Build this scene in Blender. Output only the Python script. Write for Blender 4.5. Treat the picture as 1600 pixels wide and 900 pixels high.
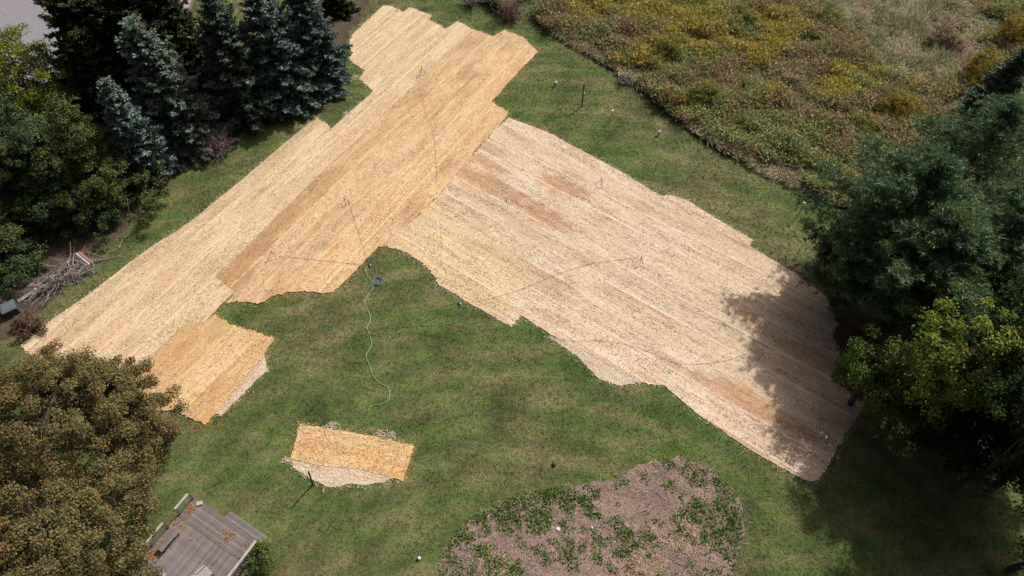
import bpy, math
import numpy as np
from mathutils import Vector
from mathutils.geometry import tessellate_polygon

for o in list(bpy.data.objects): bpy.data.objects.remove(o)
scene = bpy.context.scene
C = scene.collection
rng = np.random.default_rng(7)
R = math.radians

# ---------------------------------------------------------------- camera
H, PITCH, FPX = 40.0, R(55), 1067.0
cam = bpy.data.cameras.new('camera'); cam.sensor_width = 36; cam.lens = 36*FPX/1600
cam.clip_end = 2000
co = bpy.data.objects.new('camera', cam); C.objects.link(co)
co.location = (0, 0, H); co.rotation_euler = (R(90)-PITCH, 0, 0)
scene.camera = co
# ---------------------------------------------------------------- sky + sun
SUN_EL, SUN_AZ = R(48), R(47)          # azimuth counted from +X towards +Y
sd = Vector((math.cos(SUN_EL)*math.cos(SUN_AZ), math.cos(SUN_EL)*math.sin(SUN_AZ), math.sin(SUN_EL)))
w = bpy.data.worlds.new('World'); scene.world = w; w.use_nodes = True
nt = w.node_tree; bg = nt.nodes['Background']
sky = nt.nodes.new('ShaderNodeTexSky'); sky.sky_type = 'NISHITA'; sky.sun_disc = False
sky.sun_elevation = SUN_EL; sky.sun_rotation = R(90)-SUN_AZ; sky.air_density = .3; sky.dust_density = 7.0; sky.ozone_density = .2
nt.links.new(sky.outputs[0], bg.inputs[0]); bg.inputs[1].default_value = 0.085
sl = bpy.data.lights.new('sun', 'SUN'); sl.energy = 3.6; sl.angle = R(0.8); sl.color = (1, .95, .88)
so = bpy.data.objects.new('sun', sl); C.objects.link(so); so.location = (40, 40, 60)
so.rotation_euler = (-sd).to_track_quat('-Z', 'Y').to_euler()
vs = scene.view_settings; vs.view_transform = 'Standard'; vs.look = 'None'; vs.exposure = 0.28; vs.gamma = 1
scene.cycles.max_bounces = 6; scene.cycles.transparent_max_bounces = 8

# ---------------------------------------------------------------- helpers
def G(u, v, z=0.0):
    """survey point: where the sight line of photo point (u, v) meets height z"""
    dx = (u-800)/FPX; dy = (450-v)/FPX
    d = np.array([dx, math.cos(PITCH)+dy*math.sin(PITCH), -math.sin(PITCH)+dy*math.cos(PITCH)])
    return np.array([0, 0, H]) + d*(z-H)/d[2]
def GP(pts, z=0.0): return np.array([G(u, v, z)[:2] for u, v in pts])
def link(o, parent=None):
    C.objects.link(o)
    if parent is not None: o.parent = parent
    return o
def tag(o, label=None, cat=None, group=None, kind=None):
    if label: o['label'] = label
    if cat: o['category'] = cat
    if group: o['group'] = group
    if kind: o['kind'] = kind
    return o
def empty(name, loc, rz=0.0):
    o = bpy.data.objects.new(name, None); o.location = loc; o.rotation_euler = (0, 0, rz)
    o.empty_display_size = .2
    return link(o)
def mesh_np(name, V, F, mat, parent=None, smooth=False, loc=None):
    """V (n,3), F (m,k) with one k"""
    V = np.asarray(V, np.float32); F = np.asarray(F, np.int32)
    me = bpy.data.meshes.new(name); m, k = F.shape
    me.vertices.add(len(V)); me.vertices.foreach_set('co', V.ravel())
    me.loops.add(m*k); me.loops.foreach_set('vertex_index', F.ravel())
    me.polygons.add(m); me.polygons.foreach_set('loop_start', np.arange(0, m*k, k, dtype=np.int32))
    if smooth: me.polygons.foreach_set('use_smooth', np.ones(m, bool))
    me.update(calc_edges=True); me.materials.append(mat)
    o = bpy.data.objects.new(name, me)
    if loc is not None: o.location = loc
    return link(o, parent)
class MB:
    """collects boxes, tubes, prisms and loose faces; build() links ONE mesh object"""
    def __init__(s): s.v = []; s.f = []
    def add(s, vs, fs):
        n = len(s.v); s.v += [tuple(map(float, p)) for p in vs]; s.f += [tuple(n+i for i in f) for f in fs]; return s
    def box(s, c, size, rz=0.0, axes=None):
        hx, hy, hz = [q/2 for q in size]; c = np.array(c, float)
        if axes is None:
            a = np.array([math.cos(rz), math.sin(rz), 0]); b = np.array([-math.sin(rz), math.cos(rz), 0]); n = np.array([0, 0, 1.])
        else: a, b, n = axes
        vs = [c+a*hx*i+b*hy*j+n*hz*k for k in (-1, 1) for i, j in ((-1, -1), (1, -1), (1, 1), (-1, 1))]
        return s.add(vs, [(3, 2, 1, 0), (4, 5, 6, 7), (0, 1, 5, 4), (1, 2, 6, 5), (2, 3, 7, 6), (3, 0, 4, 7)])
    def bar(s, p, q, wd, th):
        p = np.array(p, float); q = np.array(q, float); a = q-p; L = np.linalg.norm(a); a /= L
        up = np.array([0, 0, 1.]) if abs(a[2]) < .95 else np.array([0, 1., 0])
        b = np.cross(up, a); b /= np.linalg.norm(b); n = np.cross(a, b)
        return s.box((p+q)/2, (L, wd, th), axes=(a, b, n))
    def tube(s, pts, rad, n=6):
        pts = np.array(pts, float); m = len(pts)
        rad = np.full(m, rad) if np.isscalar(rad) else np.array(rad, float)
        T = np.gradient(pts, axis=0); T /= np.linalg.norm(T, axis=1)[:, None]+1e-9
        ref = np.array([0, 0, 1.]) if abs(T[:, 2]).mean() < .8 else np.array([1., 0, 0])
        B = np.cross(T, ref); B /= np.linalg.norm(B, axis=1)[:, None]+1e-9; N = np.cross(B, T)
        a = np.linspace(0, 2*np.pi, n, endpoint=False)
        vs = (pts[:, None]+rad[:, None, None]*(B[:, None]*np.cos(a)[None, :, None]+N[:, None]*np.sin(a)[None, :, None])).reshape(-1, 3)
        fs = [(i*n+j, i*n+(j+1) % n, (i+1)*n+(j+1) % n, (i+1)*n+j) for i in range(m-1) for j in range(n)]
        fs += [tuple(range(n))[::-1], tuple((m-1)*n+j for j in range(n))]
        return s.add(vs, fs)
    def lathe(s, prof, n=14, c=(0, 0, 0)):
        vs = []; fs = []
        for r, z in prof:
            for j in range(n):
                t = 2*math.pi*j/n; vs.append((c[0]+r*math.cos(t), c[1]+r*math.sin(t), c[2]+z))
        for i in range(len(prof)-1):
            for j in range(n): fs.append((i*n+j, i*n+(j+1) % n, (i+1)*n+(j+1) % n, (i+1)*n+j))
        fs += [tuple(range(n))[::-1], tuple((len(prof)-1)*n+j for j in range(n))]
        return s.add(vs, fs)
    def build(s, name, mat, parent=None, smooth=False, loc=None):
        me = bpy.data.meshes.new(name); me.from_pydata(s.v, [], s.f); me.materials.append(mat)
        if smooth: me.polygons.foreach_set('use_smooth', np.ones(len(me.polygons), bool))
        me.update(); o = bpy.data.objects.new(name, me)
        if loc is not None: o.location = loc
        return link(o, parent)
def unit(a): return a/(np.linalg.norm(a, axis=-1, keepdims=True)+1e-9)
def cards(c, d, n, L, W, lift=0.0):
    """diamond leaves: (N,3) root, axis, normal; returns V, F(quads)"""
    d = unit(d); sdv = unit(np.cross(n, d)); n2 = np.cross(d, sdv)
    L = np.asarray(L)[..., None]*np.ones((len(c), 1)); W = np.asarray(W)[..., None]*np.ones((len(c), 1))
    V = np.stack([c, c+d*L*.5+sdv*W*.5+n2*lift*L, c+d*L, c+d*L*.5-sdv*W*.5+n2*lift*L], 1).reshape(-1, 3)
    return V, np.arange(len(c)*4).reshape(-1, 4)
def blades(c, d, L, W, side=None):
    """slender triangles"""
    d = unit(d)
    if side is None: side = unit(np.cross(d, rng.normal(size=d.shape)))
    L = np.asarray(L)[..., None]*np.ones((len(c), 1)); W = np.asarray(W)[..., None]*np.ones((len(c), 1))
    V = np.stack([c-side*W*.5, c+side*W*.5, c+d*L], 1).reshape(-1, 3)
    return V, np.arange(len(c)*3).reshape(-1, 3)
def inside(p, poly):
    x, y = p[:, 0], p[:, 1]; r = np.zeros(len(p), bool); n = len(poly)
    for i in range(n):
        x0, y0 = poly[i]; x1, y1 = poly[(i+1) % n]
        if y0 == y1: continue
        c = ((y0 > y) != (y1 > y)) & (x < (x1-x0)*(y-y0)/(y1-y0)+x0); r ^= c
    return r
def wav(p, scale, seed, n=7):
    """smooth pseudo noise about -1..1 of 2-D or 3-D points"""
    g = np.random.default_rng(seed); k = g.normal(size=(n, p.shape[1]))/scale*2; f = g.uniform(0, 6.28, n)
    return np.sin(p@k.T+f).sum(1)/math.sqrt(n)/1.2
def sphere_dirs(n):
    return unit(rng.normal(size=(n, 3)))
def scatter(poly, density, margin=0):
    a = poly.min(0)-margin; b = poly.max(0)+margin; n = int(density*np.prod(b-a))
    p = a+rng.random((n, 2))*(b-a)
    return p[inside(p, poly)]
def rough_poly(poly, step=.4, amp=.15, seed=0):
    g = np.random.default_rng(seed); out = []
    for i in range(len(poly)):
        a, b = poly[i], poly[(i+1) % len(poly)]; L = np.linalg.norm(b-a); m = max(1, int(L/step))
        for j in range(m): out.append(a+(b-a)*j/m)
    out = np.array(out)
    return out+g.normal(size=out.shape)*amp*.5+np.stack([wav(out, 2.0, seed+1), wav(out, 2.0, seed+2)], 1)*amp
def sheet(name, poly, z, mat, thick=0.0, parent=None, kind='structure'):
    pts = [Vector((p[0], p[1], 0)) for p in poly]; tri = tessellate_polygon([pts])
    V = [(p[0], p[1], z) for p in poly]; F = []
    for t in tri:
        a, b, c = [V[i] for i in t]
        F.append(tuple(t) if (b[0]-a[0])*(c[1]-a[1])-(b[1]-a[1])*(c[0]-a[0]) > 0 else tuple(t)[::-1])
    n = len(V)
    if thick:
        V += [(p[0], p[1], z-thick) for p in poly]
        F += [(i, (i+1) % n, n+(i+1) % n, n+i) for i in range(n)]
    me = bpy.data.meshes.new(name); me.from_pydata(V, [], F); me.materials.append(mat); me.update()
    o = link(bpy.data.objects.new(name, me), parent)
    if kind: o['kind'] = kind
    return o

# ---------------------------------------------------------------- materials
class M_:
    def __init__(s, name):
        s.m = bpy.data.materials.new(name); s.m.use_nodes = True; s.nt = s.m.node_tree
        s.b = s.nt.nodes['Principled BSDF']; s.b.inputs['Specular IOR Level'].default_value = .25
    def n(s, t, **k):
        q = s.nt.nodes.new(t)
        for a, b in k.items(): setattr(q, a, b)
        return q
    def l(s, a, b): s.nt.links.new(a, b)
    def pos(s): return s.n('ShaderNodeNewGeometry').outputs['Position']
    def obj(s): return s.n('ShaderNodeTexCoord').outputs['Object']
    def island(s): return s.n('ShaderNodeNewGeometry').outputs['Random Per Island']
    def rnd(s): return s.n('ShaderNodeObjectInfo').outputs['Random']
    def mapping(s, vec, scale=(1, 1, 1), rot=(0, 0, 0), loc=None):
        q = s.n('ShaderNodeMapping'); s.l(vec, q.inputs[0]); q.inputs['Scale'].default_value = scale; q.inputs['Rotation'].default_value = rot
        if loc is not None: s.l(loc, q.inputs['Location'])
        return q.outputs[0]
    def noise(s, vec, scale, detail=3, rough=.55, dist=0.0):
        q = s.n('ShaderNodeTexNoise'); s.l(vec, q.inputs['Vector']); q.inputs['Scale'].default_value = scale
        q.inputs['Detail'].default_value = detail; q.inputs['Roughness'].default_value = rough; q.inputs['Distortion'].default_value = dist
        return q.outputs['Fac']
    def ramp(s, fac, stops):
        q = s.n('ShaderNodeValToRGB'); s.l(fac, q.inputs[0]); e = q.color_ramp.elements
        while len(e) < len(stops): e.new(.5)
        for i, (p, c) in enumerate(stops):
            e[i].position = p; e[i].color = (*c, 1) if not np.isscalar(c) else (c, c, c, 1)
        return q.outputs[0]
    def mix(s, fac, a, b, mode='MIX'):
        q = s.n('ShaderNodeMix', data_type='RGBA', blend_type=mode)
        for sock, val in ((q.inputs[0], fac), (q.inputs[6], a), (q.inputs[7], b)):
            if hasattr(val, 'links'): s.l(val, sock)
            elif np.isscalar(val): sock.default_value = val
            else: sock.default_value = (*val, 1)
        return q.outputs[2]
    def math(s, op, a, b=0.0):
        q = s.n('ShaderNodeMath', operation=op)
        for sock, val in ((q.inputs[0], a), (q.inputs[1], b)):
            if hasattr(val, 'links'): s.l(val, sock)
            else: sock.default_value = val
        return q.outputs[0]
    def color(s, c, rough=.8):
        if hasattr(c, 'links'): s.l(c, s.b.inputs['Base Color'])
        else: s.b.inputs['Base Color'].default_value = (*c, 1)
        s.b.inputs['Roughness'].default_value = rough; return s
    def bump(s, fac, dist=.02, strength=1.0):
        q = s.n('ShaderNodeBump'); s.l(fac, q.inputs['Height']); q.inputs['Distance'].default_value = dist; q.inputs['Strength'].default_value = strength
        s.l(q.outputs[0], s.b.inputs['Normal']); return s
    def translucent(s, col, amt):
        t = s.n('ShaderNodeBsdfTranslucent'); x = s.n('ShaderNodeMixShader'); x.inputs[0].default_value = amt
        s.l(col, t.inputs[0]) if hasattr(col, 'links') else None
        s.l(s.b.outputs[0], x.inputs[1]); s.l(t.outputs[0], x.inputs[2]); s.l(x.outputs[0], s.nt.nodes['Material Output'].inputs[0]); return s

def lawn_color(m):
    P = m.pos()
    big = m.noise(P, .09, 4, .6); mid = m.noise(P, .45, 4, .65); fine = m.noise(P, 3.5, 3, .7)
    green = m.ramp(mid, [(.3, (.052, .084, .02)), (.5, (.078, .118, .03)), (.72, (.112, .15, .044))])
    dry = m.ramp(fine, [(.3, (.115, .1, .048)), (.7, (.19, .162, .085))])
    streak = m.noise(m.mapping(P, (.16, .75, 1), (0, 0, R(-28))), 1.3, 4, .65, .6)
    mask = m.ramp(m.math('ADD', m.math('MULTIPLY', big, .6), m.math('MULTIPLY', streak, .55)), [(.5, 0.0), (.68, .85)])
    c = m.mix(mask, green, dry)
    wv = m.n('ShaderNodeTexWave', wave_type='RINGS', rings_direction='Z'); m.l(m.mapping(P, (1, 1, 0)), wv.inputs['Vector']); wv.inputs['Scale'].default_value = .17; wv.inputs['Distortion'].default_value = 5; wv.inputs['Detail'].default_value = 3; wv.inputs['Detail Scale'].default_value = .5
    c = m.mix(1.0, c, m.ramp(wv.outputs['Fac'], [(.2, (.9, .92, .9)), (.8, (1.1, 1.07, 1.06))]), 'MULTIPLY')
    c = m.mix(1.0, c, m.ramp(m.noise(P, .3, 5, .65, .4), [(.3, (.58, .62, .56)), (.5, (.98, 1, .95)), (.7, (1.32, 1.24, 1.25))]), 'MULTIPLY')
    return m.mix(.35, c, m.ramp(fine, [(.25, .38), (.75, .7)]), 'OVERLAY'), fine
def make_lawn(name, blade=False):
    m = M_(name); c, fine = lawn_color(m)
    if blade:
        c = m.mix(1.0, c, m.ramp(m.island(), [(0, (.9, .92, .88)), (.6, (1.12, 1.12, 1.05)), (1, (1.4, 1.35, 1.2))]), 'MULTIPLY')
        m.color(c, .6); m.translucent(c, .3)
    else:
        m.color(c, .9); m.bump(m.noise(m.pos(), 9, 4, .7), .08)
    return m.m
LAWN = make_lawn('lawn'); BLADE = make_lawn('grass_blade', True)

def straw(name, light, base, rust, rustamt, dirt=.5, stains=()):
    """strip-aligned object coordinates: X runs along the strip, Y across it from its edge"""
    m = M_(name); O = m.obj(); off = m.math('MULTIPLY', m.rnd(), 37.0)
    cv = m.n('ShaderNodeCombineXYZ'); m.l(off, cv.inputs[0]); m.l(off, cv.inputs[2])
    V = m.mapping(O, loc=cv.outputs[0])
    large = m.noise(m.mapping(V, (.28, .7, 1)), .8, 3, .6)
    fib = m.noise(m.mapping(V, (1, 3.2, 1)), 4.5, 5, .75)
    grit = m.noise(V, 14, 3, .8)
    col = m.mix(m.ramp(large, [(.38, 0.0), (.62, 1.0)]), base, light)
    rm = m.math('MULTIPLY', m.ramp(m.noise(m.mapping(V, (.45, .8, 1)), .45, 3, .55), [(.5, 0.0), (.62, 1.0)]), rustamt)
    col = m.mix(rm, col, rust)
    for (px, rx, ry, ang, *alt) in stains:
        c = G(*px); Pn = m.mapping(m.pos(), (1, 1, 1)); sub = m.n('ShaderNodeVectorMath', operation='SUBTRACT'); m.l(Pn, sub.inputs[0]); sub.inputs[1].default_value = (c[0], c[1], 0)
        q = m.mapping(sub.outputs[0], (1, 1, 0), (0, 0, -R(ang))); q = m.mapping(q, (1/rx, 1/ry, 0)); ln = m.n('ShaderNodeVectorMath', operation='LENGTH'); m.l(q, ln.inputs[0])
        e = m.math('ADD', ln.outputs['Value'], m.math('MULTIPLY', m.math('SUBTRACT', m.noise(m.pos(), .9, 4, .7), .5), 1.6))
        col = m.mix(m.ramp(e, [(.55, .85), (.95, 0.0)] if not alt else [(.3, .9), (1.0, 0.0)]), col, alt[0] if alt else rust)
    tone = m.ramp(m.rnd(), [(0, (.9, .88, .85)), (.5, (1, 1, 1)), (1, (1.06, 1.05, 1.04))])
    col = m.mix(1.0, col, tone, 'MULTIPLY')
    col = m.mix(.55, col, m.ramp(fib, [(.3, .3), (.5, .52), (.75, .72)]), 'OVERLAY')
    # thin places where the soil shows through: small dark flecks gathered in drifts along the strip
    drift = m.ramp(m.noise(m.mapping(V, (.13, 1.15, 1)), 1.5, 4, .65), [(.45, .1), (.6, 1.0)])
    fleck = m.ramp(m.noise(m.mapping(V, (1, 2.0, 1)), 7.0, 4, .8), [(.49, 0.0), (.58, 1.0)])
    d = m.math('MULTIPLY', m.math('MULTIPLY', drift, fleck), dirt)
    col = m.mix(d, col, (.13, .1, .08))
    lines = m.noise(m.mapping(V, (.1, 1, 1)), 8.0, 3, .7)
    col = m.mix(.45, col, m.ramp(lines, [(.34, .33), (.5, .5), (.66, .7)]), 'OVERLAY')
    f2 = m.ramp(m.noise(V, 10.0, 3, .8), [(.54, 0.0), (.64, .6)])
    col = m.mix(m.math('MULTIPLY', f2, dirt), col, (.2, .14, .09))
    sx = m.n('ShaderNodeSeparateXYZ'); m.l(O, sx.inputs[0])
    wob = m.math('ADD', sx.outputs[1], m.math('MULTIPLY', m.noise(m.mapping(V, (.8, 0, 0)), 1.2, 3), .35))
    seam = m.ramp(wob, [(.08, .9), (.34, 0.0)])
    col = m.mix(seam, col, tuple(min(.95, q*1.16) for q in light))
    m.color(col, .85); m.bump(m.math('ADD', grit, fib), .035, .8)
    return m.m
PALE = (.66, .50, .30); 
S_A = straw('straw_pale', (0.603, 0.476, 0.318), (0.562, 0.412, 0.252), (0.504, 0.343, 0.180), .5, .85)
S_B = straw('straw_golden', (0.594, 0.435, 0.261), (0.549, 0.375, 0.204), (0.450, 0.275, 0.133), .85, .8, [((400, 385), 7.5, .9, 58.7), ((372, 440), 2.2, 1.0, 58)])
S_C = straw('straw_bleached', (0.629, 0.504, 0.370), (0.576, 0.437, 0.296), (0.444, 0.269, 0.148), .55, 1.0, [((640, 400), 13, 6.5, -36, (0.576, 0.418, 0.232)), ((770, 290), 4.6, 1.2, -35.6), ((850, 338), 3.6, 1.2, -35.6), ((880, 292), 2.8, 1.4, -35.6), ((755, 252), 3.0, .7, -35.6), ((1190, 640), 5, 1.2, -35.6), ((1270, 560), 4, 1.0, -35.6)])
S_E = straw('straw_fresh', (0.585, 0.416, 0.233), (0.540, 0.352, 0.171), (0.486, 0.279, 0.114), .7, .65)
S_P = straw('straw_bare', (0.583, 0.475, 0.354), (0.525, 0.422, 0.305), (0.525, 0.407, 0.281), .2, .6)
def sliver(name, stops):
    m = M_(name); c = m.ramp(m.island(), stops); m.color(c, .7); m.translucent(c, .12); return m.m
SLV = {S_A: sliver('loose_pale', [(0, (0.202, 0.144, 0.092)), (.25, (0.496, 0.359, 0.193)), (.7, (0.630, 0.493, 0.294)), (1, (0.630, 0.609, 0.423))]),
       S_B: sliver('loose_golden', [(0, (0.184, 0.115, 0.063)), (.25, (0.441, 0.284, 0.124)), (.7, (0.560, 0.395, 0.196)), (1, (0.630, 0.533, 0.338))]),
       S_C: sliver('loose_bleached', [(0, (0.161, 0.116, 0.093)), (.3, (0.491, 0.365, 0.246)), (.7, (0.605, 0.481, 0.360)), (1, (0.662, 0.634, 0.493))]),
       S_E: sliver('loose_fresh', [(0, (0.330, 0.160, 0.054)), (.3, (0.505, 0.293, 0.100)), (.7, (0.606, 0.391, 0.163)), (1, (0.630, 0.550, 0.310))]),
       S_P: sliver('loose_bare', [(0, (0.403, 0.303, 0.208)), (.4, (0.625, 0.504, 0.363)), (1, (0.706, 0.704, 0.570))])}

def leafm(name, stops, patch=None, trans=.3, rough=.55, scale=.8):
    m = M_(name); c = m.ramp(m.island(), stops)
    if patch:
        msk = m.ramp(m.noise(m.obj(), scale, 3, .6), [(patch[0], 0.0), (patch[1], 1.0)])
        c = m.mix(msk, c, m.ramp(m.island(), patch[2]))
    m.color(c, rough+.15); m.b.inputs['Specular IOR Level'].default_value = .08; m.translucent(c, trans); return m.m
def plain(name, c, rough=.7, var=0.0, scale=6.0, metal=0.0, bump=0.0, coord='obj'):
    m = M_(name)
    if var:
        f = m.noise(m.obj() if coord == 'obj' else m.pos(), scale, 4, .65)
        m.color(m.ramp(f, [(.25, tuple(q*(1-var) for q in c)), (.75, tuple(min(1, q*(1+var)) for q in c))]), rough)
        if bump: m.bump(f, bump)
    else: m.color(c, rough)
    m.b.inputs['Metallic'].default_value = metal; return m.m
BARK = plain('bark', (.075, .06, .048), .9, .4, 5, bump=.03)
GREYBARK = plain('dead_wood', (.24, .21, .2), .9, .35, 5)
SOIL = plain('tree_litter', (.075, .055, .038), .95, .45, 1.2, bump=.06, coord='pos')
MEADOWSOIL = plain('meadow_soil', (.075, .07, .035), .95, .4, .8, bump=.06, coord='pos')
def garden():
    m = M_('garden_soil'); P = m.pos()
    a = m.noise(P, .5, 4, .6); f = m.noise(P, 5, 4, .75)
    c = m.ramp(a, [(.3, (0.163, 0.115, 0.094)), (.5, (0.250, 0.177, 0.148)), (.7, (0.361, 0.237, 0.183))])
    c = m.mix(.6, c, m.ramp(f, [(.25, .25), (.75, .75)]), 'OVERLAY'); m.color(c, .95); m.bump(m.noise(P, 7, 5, .75), .12); return m.m
GARDEN = garden()

# ---------------------------------------------------------------- ground sheets
gp = np.array([(-170, -60), (170, -60), (170, 260), (-170, 260)], float)
sheet('ground', gp, 0, LAWN)
MEADOW = GP([(835, -10), (838, 35), (868, 62), (950, 108), (1000, 143), (1060, 193), (1130, 238), (1190, 275), (1255, 306), (1330, 330), (1700, 330), (1900, 100), (1800, -120), (780, -120), (735, -5), (790, 22)])
sheet('meadow_ground', rough_poly(MEADOW, .8, .35, 3), .004, MEADOWSOIL)
BED_L = GP([(-120, 545), (40, 510), (120, 415), (175, 380), (235, 300), (300, 250), (370, 205), (455, 165), (500, 120), (545, 60), (590, -20), (480, 40), (350, 110), (250, 130), (100, 200), (-250, 250), (-300, 400)])
sheet('needle_litter', rough_poly(BED_L, .7, .35, 5), .004, SOIL)
BED_R = GP([(1238, 425), (1275, 400), (1310, 350), (1420, 330), (1700, 300), (2000, 420), (1900, 800), (1640, 760), (1480, 660), (1360, 625), (1302, 596), (1305, 540), (1295, 470)])
sheet('leaf_litter_ground', rough_poly(BED_R, .7, .3, 9), .006, SOIL)
GARD = GP([(684, 900), (697, 855), (735, 812), (790, 780), (850, 764), (905, 760), (960, 744), (1010, 722), (1060, 717), (1110, 733), (1148, 768), (1164, 810), (1158, 850), (1142, 900), (1130, 1000), (670, 1000)])
sheet('garden_soil_bed', rough_poly(GARD, .35, .16, 11), .008, GARDEN)
ASPH = plain('asphalt', (.2, .19, .21), .9, .14, 2.0, coord='pos', bump=.005)
CONC = plain('concrete', (.33, .29, .3), .9, .12, 1.5, coord='pos')
road = GP([(-420, 140), (-330, -60), (-60, -160), (40, -70), (95, 30), (100, 105), (55, 150)])
sheet('road', road, .006, ASPH)
drive = GP([(215, -70), (292, -70), (286, -5), (278, 14), (268, 27), (252, 33), (225, 33)])
sheet('driveway', drive, .008, plain('driveway_concrete', (.38, .30, .29), .9, .1, 1.2, coord='pos'))
def band(pts, w0, w1, z):
    p = GP(pts); T = np.gradient(p, axis=0); T = unit(T); N = np.stack([T[:, 1], -T[:, 0]], 1)
    return np.concatenate([p-N*w0, (p-N*w1)[::-1]])
arc = [(299, -70), (293, -5), (287, 14), (276, 30), (258, 39), (228, 41)]
sheet('sidewalk', band(arc, -.75, .55, 0), .012, CONC)
edging = sheet('driveway_edging', band(arc, .55, .8, 0), .07, plain('edging_brick', (.16, .09, .08), .9, .2, 4), .07, kind=None)
tag(edging, 'curved reddish brown edging strip round the driveway end', 'edging')

# ---------------------------------------------------------------- straw blankets
MATS = []
def clip(poly, ax, val, keep_greater):
    out = []; n = len(poly); s = 1 if keep_greater else -1
    for i in range(n):
        a, b = poly[i], poly[(i+1) % n]; da = s*(a[ax]-val); db = s*(b[ax]-val)
        if da >= 0: out.append(a)
        if da*db < 0: out.append(a+(b-a)*da/(da-db))
    return np.array(out)
def blanket(label, px, angle, width, mat, z0, dens=34, rag=.1, phase=0.0):
    W = GP(px); MATS.append(W); o0 = W.mean(0); a = R(angle)
    Rm = np.array([[math.cos(a), math.sin(a)], [-math.sin(a), math.cos(a)]])
    L = (W-o0)@Rm.T
    root = empty('straw_blanket', (o0[0], o0[1], 0), a); tag(root, label, 'straw matting')
    t0 = L[:, 1].min()-width*phase; k = 0; seed = int(abs(o0[0]*100))
    RP = []
    for i in range(len(L)):
        A, B = L[i], L[(i+1) % len(L)]; le = np.linalg.norm(B-A); m = max(1, int(le/.13)); nrm = np.array([B[1]-A[1], A[0]-B[0]])/(le+1e-9)
        am = rag*(.45 if abs(B[1]-A[1]) < .25*le else 1)
        p = A+(B-A)*(np.arange(m)/m)[:, None]; RP.append(p+nrm*(rng.normal(size=m)*am*.5+am*.6*wav(p, .7, seed))[:, None])
    RP = np.concatenate(RP)
    while t0+k*width < L[:, 1].max()+.1:
        lo, hi = t0+k*width-.05, t0+(k+1)*width+.05
        if k == 0: lo -= 1
        q = clip(clip(RP, 1, lo, True), 1, hi, False)
        if len(q) >= 3:
            out = []; wall = []
            for i in range(len(q)):
                A, B = q[i], q[(i+1) % len(q)]
                seam = abs(A[1]-B[1]) < 1e-6 and (abs(A[1]-lo) < 1e-6 or abs(A[1]-hi) < 1e-6)
                out.append(A); ok = True
                if seam:
                    m = max(1, int(np.linalg.norm(B-A)/.25)); js = np.arange(1, m+1)[:, None]
                    wall += list(inside(A+(B-A)*(js-.5)/m+[0, .002 if abs(A[1]-lo) < 1e-6 else -.002], RP))
                    out += list((A+(B-A)*js/m)[:-1]); continue
                wall.append(ok)
            out = np.array(out); base = np.array([0, t0+k*width])
            pts = [Vector((p[0], p[1]-base[1], 0)) for p in out]
            z = z0+.012+(k % 3)*.011
            V = [(p.x, p.y, z) for p in pts]; n = len(V); F = []
            for t in tessellate_polygon([pts]):
                A, B, E_ = [V[i] for i in t]; ar = (B[0]-A[0])*(E_[1]-A[1])-(B[1]-A[1])*(E_[0]-A[0])
                if abs(ar) > 1e-7: F.append(tuple(t) if ar > 0 else tuple(t)[::-1])
            V += [(p.x, p.y, 0.0) for p in pts]
            # connected pieces of the strip become pieces of their own
            par = list(range(n))
            def find(i):
                while par[i] != i: par[i] = par[par[i]]; i = par[i]
                return i
            key = {}
            for i in range(n):
                kk = (round(V[i][0], 4), round(V[i][1], 4)); par[find(i)] = find(key.setdefault(kk, i))
            for t in F:
                for i in t[1:]: par[find(i)] = find(t[0])
            groups = {}
            for t in F: groups.setdefault(find(t[0]), []).append(t)
            for gk, fs in groups.items():
                area = sum(abs((V[t[1]][0]-V[t[0]][0])*(V[t[2]][1]-V[t[0]][1])-(V[t[1]][1]-V[t[0]][1])*(V[t[2]][0]-V[t[0]][0])) for t in fs)/2
                if area < .05: continue
                used = {i for t in fs for i in t}
                ff = fs+[(i, n+i, n+(i+1) % n, (i+1) % n) for i in range(n) if wall[i] and i in used and (i+1) % n in used]
                idx = sorted({i for t in ff for i in t}); mp = {i: j for j, i in enumerate(idx)}
                me = bpy.data.meshes.new('straw_strip'); me.from_pydata([V[i] for i in idx], [], [tuple(mp[i] for i in t) for t in ff]); me.materials.append(mat); me.update()
                s = link(bpy.data.objects.new('straw_strip', me), root); s.location = (0, base[1], 0)
        k += 1
    p = scatter(L, dens, .1); n = len(p)
    c = np.c_[p, np.full(n, z0+.038)+rng.random(n)*.02]
    th = rng.normal(0, .9, n)+(rng.random(n) < .35)*1.57
    d = np.c_[np.cos(th), np.sin(th), rng.normal(0, .12, n)]
    V, F = cards(c, d, np.c_[rng.normal(0, .3, (n, 2)), np.ones(n)], rng.uniform(.1, .36, n), rng.uniform(.014, .034, n))
    e = mesh_np('loose_straw', V, F, SLV[mat], root); e['kind'] = 'stuff'
    # fringe of stray straws around the rim
    per = []
    for i in range(len(L)):
        A, B = L[i], L[(i+1) % len(L)]; m = int(np.linalg.norm(B-A)*26)
        if m: per.append(A+(B-A)*rng.random((m, 1))+rng.normal(0, .15, (m, 2)))
    per = np.concatenate(per); n = len(per); th = rng.random(n)*6.28
    V, F = cards(np.c_[per, np.full(n, .03)+rng.random(n)*.03], np.c_[np.cos(th), np.sin(th), rng.normal(0, .15, n)], np.c_[rng.normal(0, .3, (n, 2)), np.ones(n)], rng.uniform(.1, .3, n), rng.uniform(.014, .03, n))
    e = mesh_np('stray_straw', V, F, SLV[mat], root); e['kind'] = 'stuff'
    return root
J = [(794, 180), (743, 236), (720, 263), (690, 300), (650, 340), (601, 385)]
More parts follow.
